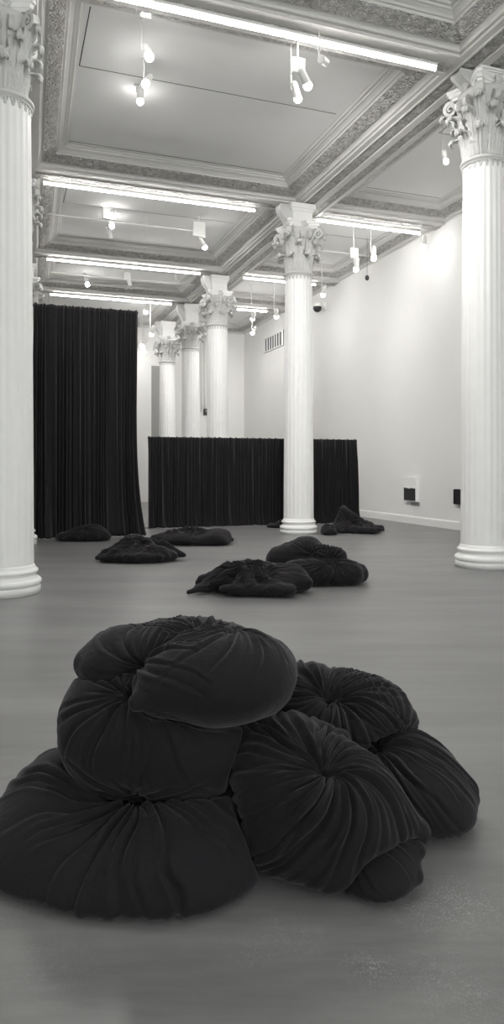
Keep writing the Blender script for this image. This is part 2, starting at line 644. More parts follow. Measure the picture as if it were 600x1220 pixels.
def abacus_mesh(a, z0, h):
    """square slab with hollowed sides and cut corners, in three stepped layers"""
    vs, fs = [], []
    layers = [(0, .86), (.3 * h, .86), (.34 * h, .92), (.62 * h, .95), (.68 * h, 1.0), (h, 1.0)]
    ns = 14
    ring = None
    for z, s in layers:
        pts = []
        for k in range(4):
            ang = k * PI / 2 + PI / 4
            ang2 = ang + PI / 2
            c = .10 * a
            p0 = np.array([math.cos(ang), math.sin(ang)]) * a
            p1 = np.array([math.cos(ang2), math.sin(ang2)]) * a
            d = (p1 - p0) / np.linalg.norm(p1 - p0)
            q0, q1 = p0 + d * c, p1 - d * c
            inn = -(p0 + p1) / np.linalg.norm(p0 + p1)
            for i in range(ns + 1):
                t = i / ns
                pts.append((q0 + (q1 - q0) * t + inn * (a * .16 * math.sin(PI * t))) * s)
        ring = len(pts)
        vs += [(p[0], p[1], z0 + z) for p in pts]
    for i in range(len(layers) - 1):
        for k in range(ring):
            k2 = (k + 1) % ring
            fs.append((i * ring + k, i * ring + k2, (i + 1) * ring + k2, (i + 1) * ring + k))
    fs += [tuple(range(ring - 1, -1, -1)), tuple((len(layers) - 1) * ring + k for k in range(ring))]
    return vs, fs


def rosette_mesh(r):
    vs, fs = [], []
    seg, rows = 40, 7
    for j in range(rows):
        t = j / (rows - 1)
        for k in range(seg):
            a = 2 * PI * k / seg
            rr = r * t * (1 + .22 * t * math.cos(5 * a))
            vs.append((.05 * (1 - t ** 2) + .03 * math.cos(t * 9) * (1 - t), rr * math.cos(a), rr * math.sin(a)))
    for j in range(rows - 1):
        for k in range(seg):
            k2 = (k + 1) % seg
            fs.append((j * seg + k, j * seg + k2, (j + 1) * seg + k2, (j + 1) * seg + k))
    return vs, fs


def neck_mesh(R):
    """astragal ring, bead row and hanging tongues"""
    vs, fs = lathe([(R - .01, -.02), (R + .012, -.02), (R + .016, 0)] + arc(R + .014, .035, .03, -PI / 2 * .9, PI / 2 * .9, 8) + [(R + .01, .07), (R - .02, .075)], 64)
    bm = bmesh.new()
    for v in vs: bm.verts.new(v)
    bm.verts.ensure_lookup_table()
    for f in fs: bm.faces.new([bm.verts[i] for i in f])
    for k in range(52):
        a = 2 * PI * k / 52
        bmesh.ops.create_icosphere(bm, subdivisions=1, radius=.014, matrix=Matrix.Translation(((R + .014) * math.cos(a), (R + .014) * math.sin(a), -.03)))
    for k in range(NFL):
        a = 2 * PI * (k + .63) / NFL
        m = Matrix.Rotation(a, 4, 'Z') @ Matrix.Translation((R + .002, 0, -.075)) @ Matrix.Diagonal((.35, .75, 1.35, 1))
        bmesh.ops.create_icosphere(bm, subdivisions=2, radius=.032, matrix=m)
        for s in (-1, 1):
            m = Matrix.Rotation(a, 4, 'Z') @ Matrix.Translation((R + .004, s * .026, -.052)) @ Matrix.Diagonal((.4, .8, .8, 1))
            bmesh.ops.create_icosphere(bm, subdivisions=1, radius=.016, matrix=m)
    return bm


def console_mesh(w, h, d):
    """S-shaped bracket: side outline extruded across its width; hangs under a beam, back against the impost at x=0, projects to -x"""
    out = []
    for i in range(40):
        t = i / 39
        x = -d * (.32 + .62 * (1 - t) ** 1.3 + .20 * math.sin(t * 2 * PI) * (1 - .35 * t))
        out.append((x, h * (1 - t)))
    poly = [(0, h)] + out + [(0, 0)]
    vs, fs = [], []
    ys = (-w / 2, -w * .36, -w * .3, w * .3, w * .36, w / 2)
    sc = (1, 1, .9, .9, 1, 1)
    n = len(poly)
    for y, s in zip(ys, sc):
        vs += [(x * s, y, z) for x, z in poly]
    for j in range(len(ys) - 1):
        for k in range(n):
            k2 = (k + 1) % n
            fs.append((j * n + k, (j + 1) * n + k, (j + 1) * n + k2, j * n + k2))
    fs += [tuple(range(n)), tuple((len(ys) - 1) * n + k for k in range(n - 1, -1, -1))]
    return vs, fs


def column(loc, zneck, ztop, label, spread=.92):
    R0, R1 = .362, .325
    root = empty('corinthian_column', (loc[0], loc[1], 0), label, 'column', 'fluted columns with leafy capitals', 'thing')
    o = mesh_obj('base', *lathe(base_profile(R0), 64), M_WHITE, root)
    mesh_obj('shaft', *shaft_mesh(R0, R1, .34, zneck), M_WHITE, root)
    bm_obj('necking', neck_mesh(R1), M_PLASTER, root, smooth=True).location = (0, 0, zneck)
    H = ztop - zneck
    Hb = H * .87
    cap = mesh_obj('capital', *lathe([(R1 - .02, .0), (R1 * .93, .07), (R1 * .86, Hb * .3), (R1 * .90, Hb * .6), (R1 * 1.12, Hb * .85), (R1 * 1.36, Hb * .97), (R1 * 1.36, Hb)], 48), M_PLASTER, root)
    cap.location = (0, 0, zneck)
    cap.scale = (spread, spread, 1)
    ab = mesh_obj('abacus', *abacus_mesh(R1 * 2.08, Hb, H * .13), M_WHITE, cap, smooth=False)
    # leaves
    lows = leaf_mesh(Hb * .44, .125, R1 * 1.0, .09, .115, 1)
    ups = leaf_mesh(Hb * .70, .13, R1 * .98, .16, .125, 2, 6)
    tall = leaf_mesh(Hb * .82, .12, R1 * 1.02, .30, .11, 3, 6)
    for proto, cnt, off, z in ((lows, 8, 0, .05), (ups, 8, PI / 8, .07), (tall, 4, PI / 4, .10)):
        first = None
        for k in range(cnt):
            if first is None:
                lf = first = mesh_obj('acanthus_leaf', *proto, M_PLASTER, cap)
                md = lf.modifiers.new('thickness', 'SOLIDIFY'); md.thickness = .022; md.offset = -1
            else:
                lf = first.copy(); COL.objects.link(lf); lf.parent = cap
            lf.location = (0, 0, z)
            lf.rotation_euler = (0, 0, off + 2 * PI * k / cnt)
    sc = scroll_mesh(R1 * 1.02, Hb * .50, R1 * 1.72, Hb * .985, .115, .14)
    first = None
    for k in range(4):
        if first is None:
            v = first = mesh_obj('volute', *sc, M_PLASTER, cap, smooth=False)
        else:
            v = first.copy(); COL.objects.link(v); v.parent = cap
        v.rotation_euler = (0, 0, PI / 4 + k * PI / 2)
    sc = scroll_mesh(R1 * 1.0, Hb * .55, R1 * 1.30, Hb * .90, .075, .08)
    first = None
    for k in range(8):
        if first is None:
            v = first = mesh_obj('helix', *sc, M_PLASTER, cap, smooth=False)
        else:
            v = first.copy(); COL.objects.link(v); v.parent = cap
        v.rotation_euler = (0, 0, (k // 2) * PI / 2 + (.22 if k % 2 else -.22))
    first = None
    for k in range(4):
        if first is None:
            v = first = mesh_obj('fleuron', *rosette_mesh(.085), M_PLASTER, cap)
        else:
            v = first.copy(); COL.objects.link(v); v.parent = cap
        a = k * PI / 2
        rr = R1 * 2.08 * .56 * 1.04
        v.location = (rr * math.cos(a), rr * math.sin(a), H * .935)
        v.rotation_euler = (0, 0, a)
    # impost block up to the beam
    bm = bmesh.new()
    hi = SOF - ztop - .052
    box(bm, (-.25, -.25, 0), (.25, .25, hi))
    box(bm, (-.31, -.31, hi * .72), (.31, .31, hi - .001))
    box(bm, (-.28, -.28, hi * .58), (.28, .28, hi * .72))
    box(bm, (-.29, -.29, 0), (.29, .29, .05))
    im = bm_obj('impost_block', bm, M_WHITE, root)
    im.location = (0, 0, ztop)
    hb = SOF - ztop + .18
    cs = mesh_obj('console_bracket', *console_mesh(.26, hb - .055, .30), M_PLASTER, root, smooth=False)
    cs.location = (-.252, 0, ztop - .18)
    return root


def cpos(px, z):
    p = W(px, HOR, z)
    return (p[0], p[1])


COLS = [
    (cpos(5, 8.85), 6.17, 7.40, 'tall white column with the fullest base, cut off by the frame edge', .78),
    (cpos(576, 11.2), 6.42, 7.72, 'tall white fluted column in front of the wall with the two small pictures'),
    (cpos(355.5, 16.8), 6.17, 7.42, 'slim white column standing in front of the low black curtain'),
    (cpos(259, 23.0), 6.20, 7.32, 'thickest white column rising behind the low black curtain'),
    (cpos(227, 27.0), 6.12, 7.12, 'middle one of three white columns rising behind the low black curtain'),
    (cpos(199, 30.2), 6.08, 7.20, 'smallest white column rising behind the low curtain beside the tall curtain'),
    (cpos(17, 14.3), 6.17, 7.40, 'white column mostly hidden behind the big near column, capital edge showing'),
    (cpos(30, 21.6), 6.17, 7.40, 'white column behind the tall curtain, only its capital edge showing'),
]
for c in COLS:
    column(*c)

# ------------------------------------------------------------------ cloth forms
def ell(c, r, yaw=0.0, roll=0.0, pitch=0.0):
    """ellipsoid at world point c; radii along view-right, view-forward, up, then turned"""
    B = np.stack([RT, FW, UP])
    cy, sy = math.cos(yaw), math.sin(yaw)
    Rz = np.array([[cy, sy, 0], [-sy, cy, 0], [0, 0, 1]])
    cr, sr = math.cos(roll), math.sin(roll)
    Ry = np.array([[cr, 0, sr], [0, 1, 0], [-sr, 0, cr]])
    cp, sp = math.cos(pitch), math.sin(pitch)
    Rx = np.array([[1, 0, 0], [0, cp, sp], [0, -sp, cp]])
    A = Rx @ Ry @ Rz @ B
    c = np.asarray(c, float); r = np.asarray(r, float)

    def f(p):
        q = (p - c) @ A.T
        k0 = np.linalg.norm(q / r, axis=-1)
        k1 = np.linalg.norm(q / (r * r), axis=-1) + 1e-9
        return k0 * (k0 - 1) / k1
    return f


def cap(a, b, ra, rb=None):
    a = np.asarray(a, float); b = np.asarray(b, float)
    rb = ra if rb is None else rb

    def f(p):
        ab = b - a
        t = np.clip(((p - a) @ ab) / (ab @ ab), 0, 1)
        return np.linalg.norm(p - a - t[..., None] * ab, axis=-1) - (ra + (rb - ra) * t)
    return f


def smin(a, b, k):
    h = np.clip(.5 + .5 * (b - a) / k, 0, 1)
    return b * (1 - h) + a * h - k * h * (1 - h)


def smax(a, b, k):
    return -smin(-a, -b, k)


def union(fs, k=.08):
    def f(p):
        d = fs[0](p)
        for g in fs[1:]:
            d = smin(d, g(p), k)
        return d
    return f


def wob(p, seed, scale, octv=3):
    """smooth pseudo-noise from random waves, about -1..1"""
    r = np.random.RandomState(seed)
    out = np.zeros(p.shape[:-1]); amp = 1.0; tot = 0
    for o in range(octv):
        for k in range(4):
            d = r.normal(size=3); d /= np.linalg.norm(d)
            out += amp * np.sin(p @ d * scale * (1.7 ** o) * r.uniform(.8, 1.25) + r.uniform(0, 6.28)) / 2
            tot += amp / 2
        amp *= .55
    return out / tot * 1.6


def ridged(p, seed, scale, aniso=None, octv=3):
    r = np.random.RandomState(seed)
    out = np.zeros(p.shape[:-1]); amp = 1.0; tot = 0
    for o in range(octv):
        for k in range(3):
            d = r.normal(size=3)
            if aniso is not None:
                d = d - aniso * (d @ aniso) * .9
            d /= np.linalg.norm(d)
            ph = p @ d * scale * (1.8 ** o) * r.uniform(.7, 1.3) + r.uniform(0, 6.28) + 1.8 * wob(p, seed + 31 * o + k, scale * .35, 1)
            out += amp * (1 - 2 * np.abs(np.sin(ph)) ** .6)
            tot += amp
        amp *= .5
    return out / tot


def tuple_axis(p):
    a = np.cross(p, [.35, .8, .2])
    return a / np.linalg.norm(a)


def cloth_blob(name, sdf, centre, pole, tufts, avoid=(), ns=300, nr=150, seed=1, crumple=(0, 8), aniso=None, rmax=1.4, floor_k=.06, puff=.012, mat=None, gap=.006, yield_k=.03):
    """one closed cloth form. sdf: shape; avoid: shapes it is pressed by; tufts: list of (direction, pleat settings)"""
    centre = np.asarray(centre, float)
    pole = np.asarray(pole, float); pole = pole / np.linalg.norm(pole)
    t1 = np.cross(pole, [0.3, .5, .81]); t1 /= np.linalg.norm(t1)
    t2 = np.cross(pole, t1)

    def shape(p):
        d = sdf(p)
        for g in avoid:
            d = smax(d, gap - g(p), yield_k)
        return smax(d, .004 - p[..., 2], floor_k)
    th = np.linspace(0, 1, nr + 1)
    th = PI * (.55 * th + .45 * th ** 1.7)
    ph = np.arange(ns) / ns * 2 * PI
    T, P = np.meshgrid(th[1:-1], ph, indexing='ij')
    dirs = (np.cos(T)[..., None] * pole + (np.sin(T) * np.cos(P))[..., None] * t1 + (np.sin(T) * np.sin(P))[..., None] * t2).reshape(-1, 3)
    dirs = np.vstack([pole[None], dirs, -pole[None]])
    # outermost crossing along each ray
    steps = 70
    lo = np.full(len(dirs), 1e-3); hi = np.full(len(dirs), 2e-3)
    found = np.zeros(len(dirs), bool)
    ts = np.linspace(rmax, .02, steps)
    for i, t in enumerate(ts):
        idx = np.where(~found)[0]
        if len(idx) == 0: break
        d = shape(centre + dirs[idx] * t)
        ins = d < 0
        g = idx[ins]
        lo[g] = t; hi[g] = t + (ts[0] - ts[1]); found[g] = True
    for _ in range(12):
        m = (lo + hi) / 2
        d = shape(centre + dirs * m[:, None])
        ins = d < 0
        lo = np.where(ins, m, lo); hi = np.where(ins, hi, m)
    Pt = centre + dirs * lo[:, None]

    def normals(P):
        G = np.zeros_like(P); e = .008
        for k in range(3):
            dv = np.zeros(3); dv[k] = e
            G[:, k] = shape(P + dv) - shape(P - dv)
        return G / (np.linalg.norm(G, axis=1, keepdims=True) + 1e-9)
    Nn = normals(Pt)
    disp = np.zeros(len(Pt))
    r = np.random.RandomState(seed)
    for (tdir, st) in tufts:
        tdir = np.asarray(tdir, float); tdir = tdir / np.linalg.norm(tdir)
        i0 = np.argmax(dirs @ tdir)
        p0 = Pt[i0]
        a = np.cross(tdir, [.2, .9, .37]); a /= np.linalg.norm(a)
        b = np.cross(tdir, a)
        v = Pt - p0
        rho = np.linalg.norm(v, axis=1) + 1e-6
        phi = np.arctan2(v @ b, v @ a)
        phi = phi + st.get('twist', .8) * rho + .30 * wob(Pt, seed + 5, 5.5, 3) * np.clip(rho * 2.2, 0, 1) + .05 * wob(Pt, seed + 6, 22, 2) * np.clip(rho * 5, 0, 1)
        L = st.get('len', .45); n = int(st.get('n', 46) * 1.25); A = st.get('amp', .016)
        dim = st.get('depth', .10); dr = st.get('drad', .09)
        for k in range(n):
            fk = 2 * PI * (k + r.uniform(-.42, .42)) / n
            lk = L * r.choice([.45, .6, .8, 1.0, 1.35], p=[.22, .22, .2, .2, .16])
            ak = A * r.uniform(.45, 1.15)
            ck = r.uniform(-.55, .55)
            dphi = np.angle(np.exp(1j * (phi - fk - ck * rho)))
            sg = dphi * rho
            s = np.abs(sg)
            wk = r.uniform(.004, .008) + .0135 * rho
            fade = np.clip(1 - rho / lk, 0, 1) ** .55 * np.clip(rho / .05, .3, 1)
            pl = np.exp(-(s / wk) ** 1.3) - .55 * np.exp(-((sg - 2.0 * wk * r.choice([-1, 1])) / (1.25 * wk)) ** 2)
            disp -= 1.2 * ak * fade * pl * (np.abs(dphi) < 1.2)
        disp += .5 * A * np.clip(1 - rho / (L * 1.2), 0, 1)
        disp -= dim * np.exp(-(rho / dr) ** 1.15)
    disp += puff * wob(Pt, seed + 3, 7, 2)
    patch = np.clip(.5 + 1.2 * wob(Pt, seed + 21, 4, 1), 0, 1)
    disp += .0075 * ridged(Pt, seed + 23, 16, tuple_axis(pole), 2) * patch
    if crumple[0]:
        disp += crumple[0] * ridged(Pt, seed + 9, crumple[1], aniso)
    # keep raised cloth clear of the neighbours and of the floor
    clear = np.full(len(Pt), 1.0)
    for g in avoid:
        clear = np.minimum(clear, np.clip((g(Pt) - gap) / .045, 0, 1))
    disp = np.where(disp > 0, disp * clear, disp)
    Q = Pt + Nn * disp[:, None]
    Q[:, 2] = np.maximum(Q[:, 2], .003)
    nrow = nr - 1
    faces = []
    I = 1 + np.arange(nrow)[:, None] * ns + np.arange(ns)[None]
    J = np.roll(I, -1, axis=1)
    quads = np.stack([I[:-1], I[1:], J[1:], J[:-1]], -1).reshape(-1, 4)
    faces = quads.tolist()
    last = len(Q) - 1
    faces += [(0, int(I[0, k]), int(J[0, k])) for k in range(ns)]
    faces += [(last, int(J[-1, k]), int(I[-1, k])) for k in range(ns)]
    base = np.array([centre[0], centre[1], 0.0])
    o = mesh_obj(name, Q - base, faces, mat or M_CLOTH)
    o.location = tuple(base)
    bm = bmesh.new(); bm.from_mesh(o.data)
    bmesh.ops.recalc_face_normals(bm, faces=bm.faces[:]); bm.to_mesh(o.data); bm.free()
    return o


def vdir(r, f, u):
    return RT * r + FW * f + UP * u


GRP = 'knotted black cushions in the near pile'
# shapes of the near pile (radii: across the view, along the view, up)
sL = union([ell(W(165, 1003, 2.93), (.57, .50, .27)), ell(W(70, 1000, 2.95), (.32, .40, .22)), ell(W(215, 1010, 2.80), (.36, .36, .24)), ell(W(78, 966, 3.08), (.27, .36, .25), roll=.3), ell(W(255, 985, 3.0), (.22, .30, .24))], .10)
sM = union([ell(W(182, 862, 3.06), (.385, .34, .30)), ell(W(230, 880, 3.0), (.28, .30, .24)), ell(W(135, 860, 3.08), (.22, .26, .27))], .10)
sT = union([ell(W(265, 804, 2.92), (.295, .29, .195), roll=.05), ell(W(212, 808, 2.86), (.19, .20, .14), roll=.35), cap(W(215, 806, 2.82), W(163, 836, 2.70), .12, .03), ell(W(318, 810, 2.99), (.11, .20, .14), roll=-.5)], .04)
sTb = union([ell(W(139, 783, 3.14), (.165, .22, .12), roll=.35), cap(W(104, 789, 3.12), W(138, 777, 3.12), .05, .09), ell(W(197, 775, 3.20), (.24, .24, .13), roll=.12), ell(W(255, 771, 3.22), (.24, .22, .12), roll=-.15), ell(W(320, 795, 3.16), (.14, .2, .13), roll=-.7)], .06)
sF = union([ell(W(388, 950, 2.86), (.37, .34, .235), roll=-.50, pitch=-.25), ell(W(330, 915, 2.90), (.19, .30, .22), roll=-.6), cap(W(330, 890, 3.0), W(287, 874, 2.93), .13, .05),
            ell(W(345, 985, 2.78), (.20, .22, .20), roll=-.5), ell(W(398, 1018, 2.70), (.19, .17, .135), roll=-.15), cap(W(440, 975, 2.76), W(496, 992, 2.74), .13, .05), cap(W(352, 872, 3.12), W(405, 880, 3.08), .085, .04)], .06)
sFl = union([ell(W(448, 1042, 2.66), (.16, .17, .11), roll=.45), cap(W(452, 1038, 2.64), W(497, 1013, 2.68), .095, .035), cap(W(462, 1050, 2.60), W(494, 1046, 2.62), .06, .035), cap(W(440, 1048, 2.60), W(416, 1062, 2.58), .06, .03)], .04)
sB = union([ell(W(410, 858, 3.46), (.30, .34, .23)), ell(W(452, 858, 3.42), (.16, .24, .18)), ell(W(368, 850, 3.45), (.2, .26, .24)), cap(W(440, 850, 3.4), W(482, 862, 3.38), .10, .05)], .07)
sR = union([ell(W(488, 930, 3.20), (.27, .32, .20), roll=-.40), ell(W(515, 952, 3.17), (.19, .24, .165), roll=-.5), cap(W(510, 930, 3.15), W(552, 942, 3.16), .10, .05)], .07)

cloth_blob('floor_cushion', sL, W(165, 1010, 2.93), vdir(.02, -.35, 1), [(vdir(.02, -.42, 1), dict(n=58, len=.56, amp=.022, depth=.10, drad=.10, twist=.5))],
           avoid=(sM, sF, sFl), seed=11, ns=340, nr=170)
M_ = cloth_blob('floor_cushion', sM, W(182, 865, 3.06), vdir(-.25, -.6, .75), [(vdir(-.22, -.62, .62), dict(n=40, len=.42, amp=.014, depth=.05, drad=.07, twist=.3)), (vdir(-.08, -.75, -.62), dict(n=22, len=.26, amp=.014, depth=.03, drad=.06, twist=.1))],
                avoid=(sT, sTb, sF), seed=12, ns=320, nr=160)
T_ = cloth_blob('floor_cushion', sT, W(245, 803, 2.92), vdir(.62, .05, .75), [(vdir(.50, .15, .85), dict(n=40, len=.36, amp=.014, depth=.05, drad=.06, twist=1.2)), (vdir(-.95, -.15, .15), dict(n=26, len=.40, amp=.012, depth=.02, drad=.05, twist=.4))],
           avoid=(), seed=13, ns=360, nr=180, puff=.008)
Tb = cloth_blob('rear_lobe', sTb, W(205, 775, 3.18), vdir(-.6, -.8, .0), [(vdir(-.30, -.95, -.1), dict(n=32, len=.45, amp=.013, depth=.04, drad=.06, twist=.4)), (vdir(.75, -.3, .6), dict(n=24, len=.34, amp=.011, depth=.03, drad=.06, twist=.9))],
           avoid=(sT,), seed=19, ns=340, nr=170, puff=.008)
Tb.location = tuple(Tb.location - T_.location)
Tb.parent = T_
cloth_blob('floor_cushion', sF, W(385, 952, 2.86), vdir(.02, -.62, .78), [(vdir(.03, -.60, .78), dict(n=60, len=.60, amp=.018, depth=.10, drad=.085, twist=1.7))],
           avoid=(sFl,), seed=14, ns=360, nr=180)
cloth_blob('floor_cushion', sFl, W(450, 1040, 2.66), vdir(.2, -.4, .9), [(vdir(-.6, .2, .5), dict(n=18, len=.3, amp=.006, depth=.01, drad=.05))],
           avoid=(), seed=15, ns=220, nr=110)
cloth_blob('floor_cushion', sB, W(412, 858, 3.46), vdir(-.15, -.55, .8), [(vdir(-.30, -.62, .72), dict(n=56, len=.46, amp=.020, depth=.09, drad=.07, twist=1.0)), (vdir(.55, -.8, .0), dict(n=36, len=.3, amp=.016, depth=.05, drad=.06))],
           avoid=(sF, sT, sTb, sM, sR), seed=16, ns=320, nr=160)
cloth_blob('floor_cushion', sR, W(495, 930, 3.20), vdir(-.7, -.15, .7), [(vdir(-.72, -.1, .68), dict(n=52, len=.55, amp=.018, depth=.05, drad=.07, twist=.7))],
           avoid=(sF, sFl), seed=17, ns=300, nr=150)
labs = ['widest black cushion at the bottom of the near pile, gathered under the barrel cushion',
        'barrel-shaped black cushion stacked between the widest cushion and the topmost one',
        'topmost twisted black cushion of the near pile with two lobes',
        'round tufted black cushion leaning beside the stack, deep gathered dimple in its middle',
        'smooth black corner of a cushion poking out beneath the round tufted cushion',
        'tightly pleated black cushion at the back of the near pile, behind the round tufted one',
        'black cushion lying flat on the floor beyond the round tufted one, its pleats fanning outwards']
fc = [o for o in COL.objects if o.name.split('.')[0] == 'floor_cushion']
for o, l in zip(fc, labs):
    tag(o, l, 'cushion', GRP)
# fold of the widest cushion's back corner seen past the stack
sK = ell(W(70, 935, 3.45), (.16, .20, .17), roll=.2)
o = cloth_blob('floor_cushion', sK, W(70, 940, 3.45), vdir(-.2, -.3, .9), [(vdir(.6, 0, .6), dict(n=20, len=.25, amp=.012, depth=.02, drad=.05))], avoid=(sL, sM), seed=18, ns=160, nr=80)
tag(o, 'small dark cushion corner showing behind the barrel cushion and the widest cushion', 'cushion', GRP)

# ---- heaps of loose cloth farther back
GH = 'heaps of black cloth on the gallery floor'
def fl(px, py):
    return EYE * FPX / (py - HOR)


z = 9.0
s2a = union([cap(W(226, 706, 8.65), W(275, 694, 8.95), .05, .17), cap(W(275, 690, 8.95), W(300, 688, 9.0), .16, .22), cap(W(290, 688, 9.1), W(350, 690, 8.9), .22, .20), ell(W(300, 694, 8.95), (.52, .36, .17)), cap(W(330, 697, 8.7), W(365, 694, 8.75), .13, .09), cap(W(265, 702, 8.55), W(345, 704, 8.5), .06, .09)], .10)
s2b = union([cap(W(335, 668, 9.9), W(365, 660, 9.9), .24, .26), cap(W(365, 660, 9.8), W(402, 664, 9.6), .18, .13), cap(W(350, 684, 9.4), W(415, 685, 9.45), .19, .2), cap(W(405, 675, 9.9), W(425, 684, 9.6), .16, .16), ell(W(380, 682, 9.6), (.55, .4, .2))], .05)
s3 = union([ell(W(165, 662, 11.9), (.66, .5, .17)), cap(W(135, 662, 11.8), W(190, 660, 11.7), .13, .15), ell(W(160, 650, 12.1), (.26, .3, .22)), cap(W(122, 666, 11.6), W(205, 664, 11.8), .07, .1)], .10)
s4 = union([ell(W(225, 642, 14.5), (.86, .5, .17)), ell(W(258, 640, 14.4), (.32, .4, .20)), cap(W(185, 643, 14.3), W(240, 638, 14.7), .13, .17), cap(W(205, 646, 14.2), W(265, 646, 14.1), .09, .12)], .09)
s5 = union([ell(W(100, 638, 15.05), (.6, .28, .15)), ell(W(108, 635, 15.1), (.35, .24, .2)), cap(W(70, 642, 14.95), W(125, 641, 14.95), .07, .1)], .10)
s6 = union([ell(W(420, 630, 17.1), (.62, .5, .15)), cap(W(404, 630, 17.3), W(409, 606, 17.3), .20, .10), cap(W(409, 608, 17.2), W(438, 630, 16.9), .10, .14), cap(W(430, 631, 16.9), W(453, 630, 17.0), .14, .12), cap(W(398, 633, 16.9), W(445, 634, 16.5), .1, .12)], .07)
s6b = union([ell(W(391, 634, 16.55), (.19, .38, .19)), cap(W(388, 630, 16.6), W(397, 635, 16.3), .12, .1)], .06)
s6c = union([ell(W(331, 627, 18.3), (.30, .22, .10)), ell(W(338, 624, 18.4), (.2, .2, .13))], .06)
def folds(px, py, z, a, b, h, n, seed, r=(.045, .085)):
    r_ = np.random.RandomState(seed)
    c0 = W(px, py, z); c0[2] = 0
    out = []
    for k in range(n):
        t0 = r_.uniform(0, 2 * PI); r0 = r_.uniform(.05, .55)
        t1 = t0 + r_.uniform(-1.0, 1.0); r1 = r_.uniform(.8, 1.02)
        pts = []
        for t, q in ((t0, r0), (t1, r1)):
            hz = h * max(.12, 1 - q * q) ** .7
            pts.append(c0 + RT * a * q * math.cos(t) + FW * b * q * math.sin(t) + UP * hz)
        out.append(cap(pts[0], pts[1], r_.uniform(*r), r_.uniform(*r) * .8))
    return out


def heap(f, px, py, z, a, b, h, n, seed, r=(.045, .085), k=.035):
    return union([f] + folds(px, py, z, a, b, h, n, seed, r), k)


s2a = heap(s2a, 298, 700, 8.9, .72, .42, .36, 16, 3)
s3 = heap(s3, 166, 672, 11.9, .74, .5, .34, 16, 4)
s4 = heap(s4, 225, 650, 14.5, .9, .48, .30, 16, 5)
s5 = heap(s5, 100, 643, 15.0, .62, .26, .26, 10, 6, (.03, .06))
s6 = heap(s6, 424, 640, 17.0, .66, .45, .26, 14, 7)
an = vdir(.9, .1, -.1)
H = [
    (s2a, W(295, 694, 8.9), vdir(0, -.3, 1), dict(crumple=(.030, 14), aniso=an, ns=340, nr=170), [(vdir(-.1, -.5, .9), dict(n=30, len=.5, amp=.02, depth=.03, drad=.06)), (vdir(.6, -.5, .3), dict(n=26, len=.4, amp=.02, depth=.04, drad=.05))],
     'low crumpled heap of black cloth lying in front of the coiled one'),
    (s2b, W(382, 676, 9.65), vdir(.1, -.7, .6), dict(crumple=(.014, 16), ns=300, nr=150), [(vdir(.25, -.8, .35), dict(n=40, len=.5, amp=.026, depth=.08, drad=.07)), (vdir(-.5, -.2, .8), dict(n=30, len=.45, amp=.02, depth=.03, drad=.06))],
     'plump coiled black cushion knotted into a ring just in front of the slim column'),
    (s3, W(165, 664, 11.9), vdir(0, -.3, 1), dict(crumple=(.030, 13), aniso=an, ns=320, nr=150), [(vdir(-.2, -.3, .9), dict(n=26, len=.6, amp=.02, depth=.02, drad=.06))],
     'peaked mound of black cloth alone on the floor, in front of the tall curtain'),
    (s4, W(225, 643, 14.5), vdir(0, -.3, 1), dict(crumple=(.030, 12), aniso=an, ns=320, nr=150), [(vdir(.5, -.4, .7), dict(n=26, len=.5, amp=.02, depth=.06, drad=.08))],
     'long low heap of black cloth before the gap between the two curtains'),
    (s5, W(100, 640, 15.02), vdir(0, -.3, 1), dict(crumple=(.026, 13), aniso=an, ns=260, nr=130), [(vdir(0, -.4, .9), dict(n=20, len=.5, amp=.018, depth=.02, drad=.06))],
     'flat heap of black cloth trailing at the foot of the tall curtain'),
    (s6, W(418, 630, 17.0), vdir(-.3, -.5, .8), dict(crumple=(.028, 13), ns=300, nr=150), [(vdir(-.2, -.5, .8), dict(n=30, len=.6, amp=.025, depth=.02, drad=.06))],
     'upright twisted heap of black cloth beside the white wall end of the low curtain'),
    (s6b, W(391, 634, 16.55), vdir(0, -.5, .9), dict(crumple=(.02, 16), ns=160, nr=80), [(vdir(.2, -.6, .7), dict(n=20, len=.4, amp=.018, depth=.02, drad=.05))],
     'small dark cloth lump beside the base of the slim column, before the upright heap'),
    (s6c, W(331, 628, 18.3), vdir(0, -.5, .9), dict(crumple=(.02, 16), ns=140, nr=70), [(vdir(.2, -.6, .7), dict(n=20, len=.4, amp=.015, depth=.02, drad=.05))],
     'little cloth scrap peeping out behind the slim column at the low curtain'),
]
av = {0: (s2b,), 5: (s6b,)}
for i, (f, c, pole, kw, tf, lab) in enumerate(H):
    o = cloth_blob('cloth_heap', f, c, pole, tf, avoid=av.get(i, ()), seed=40 + i, gap=.02, floor_k=.05, **kw)
    tag(o, lab, 'cloth heap', GH)

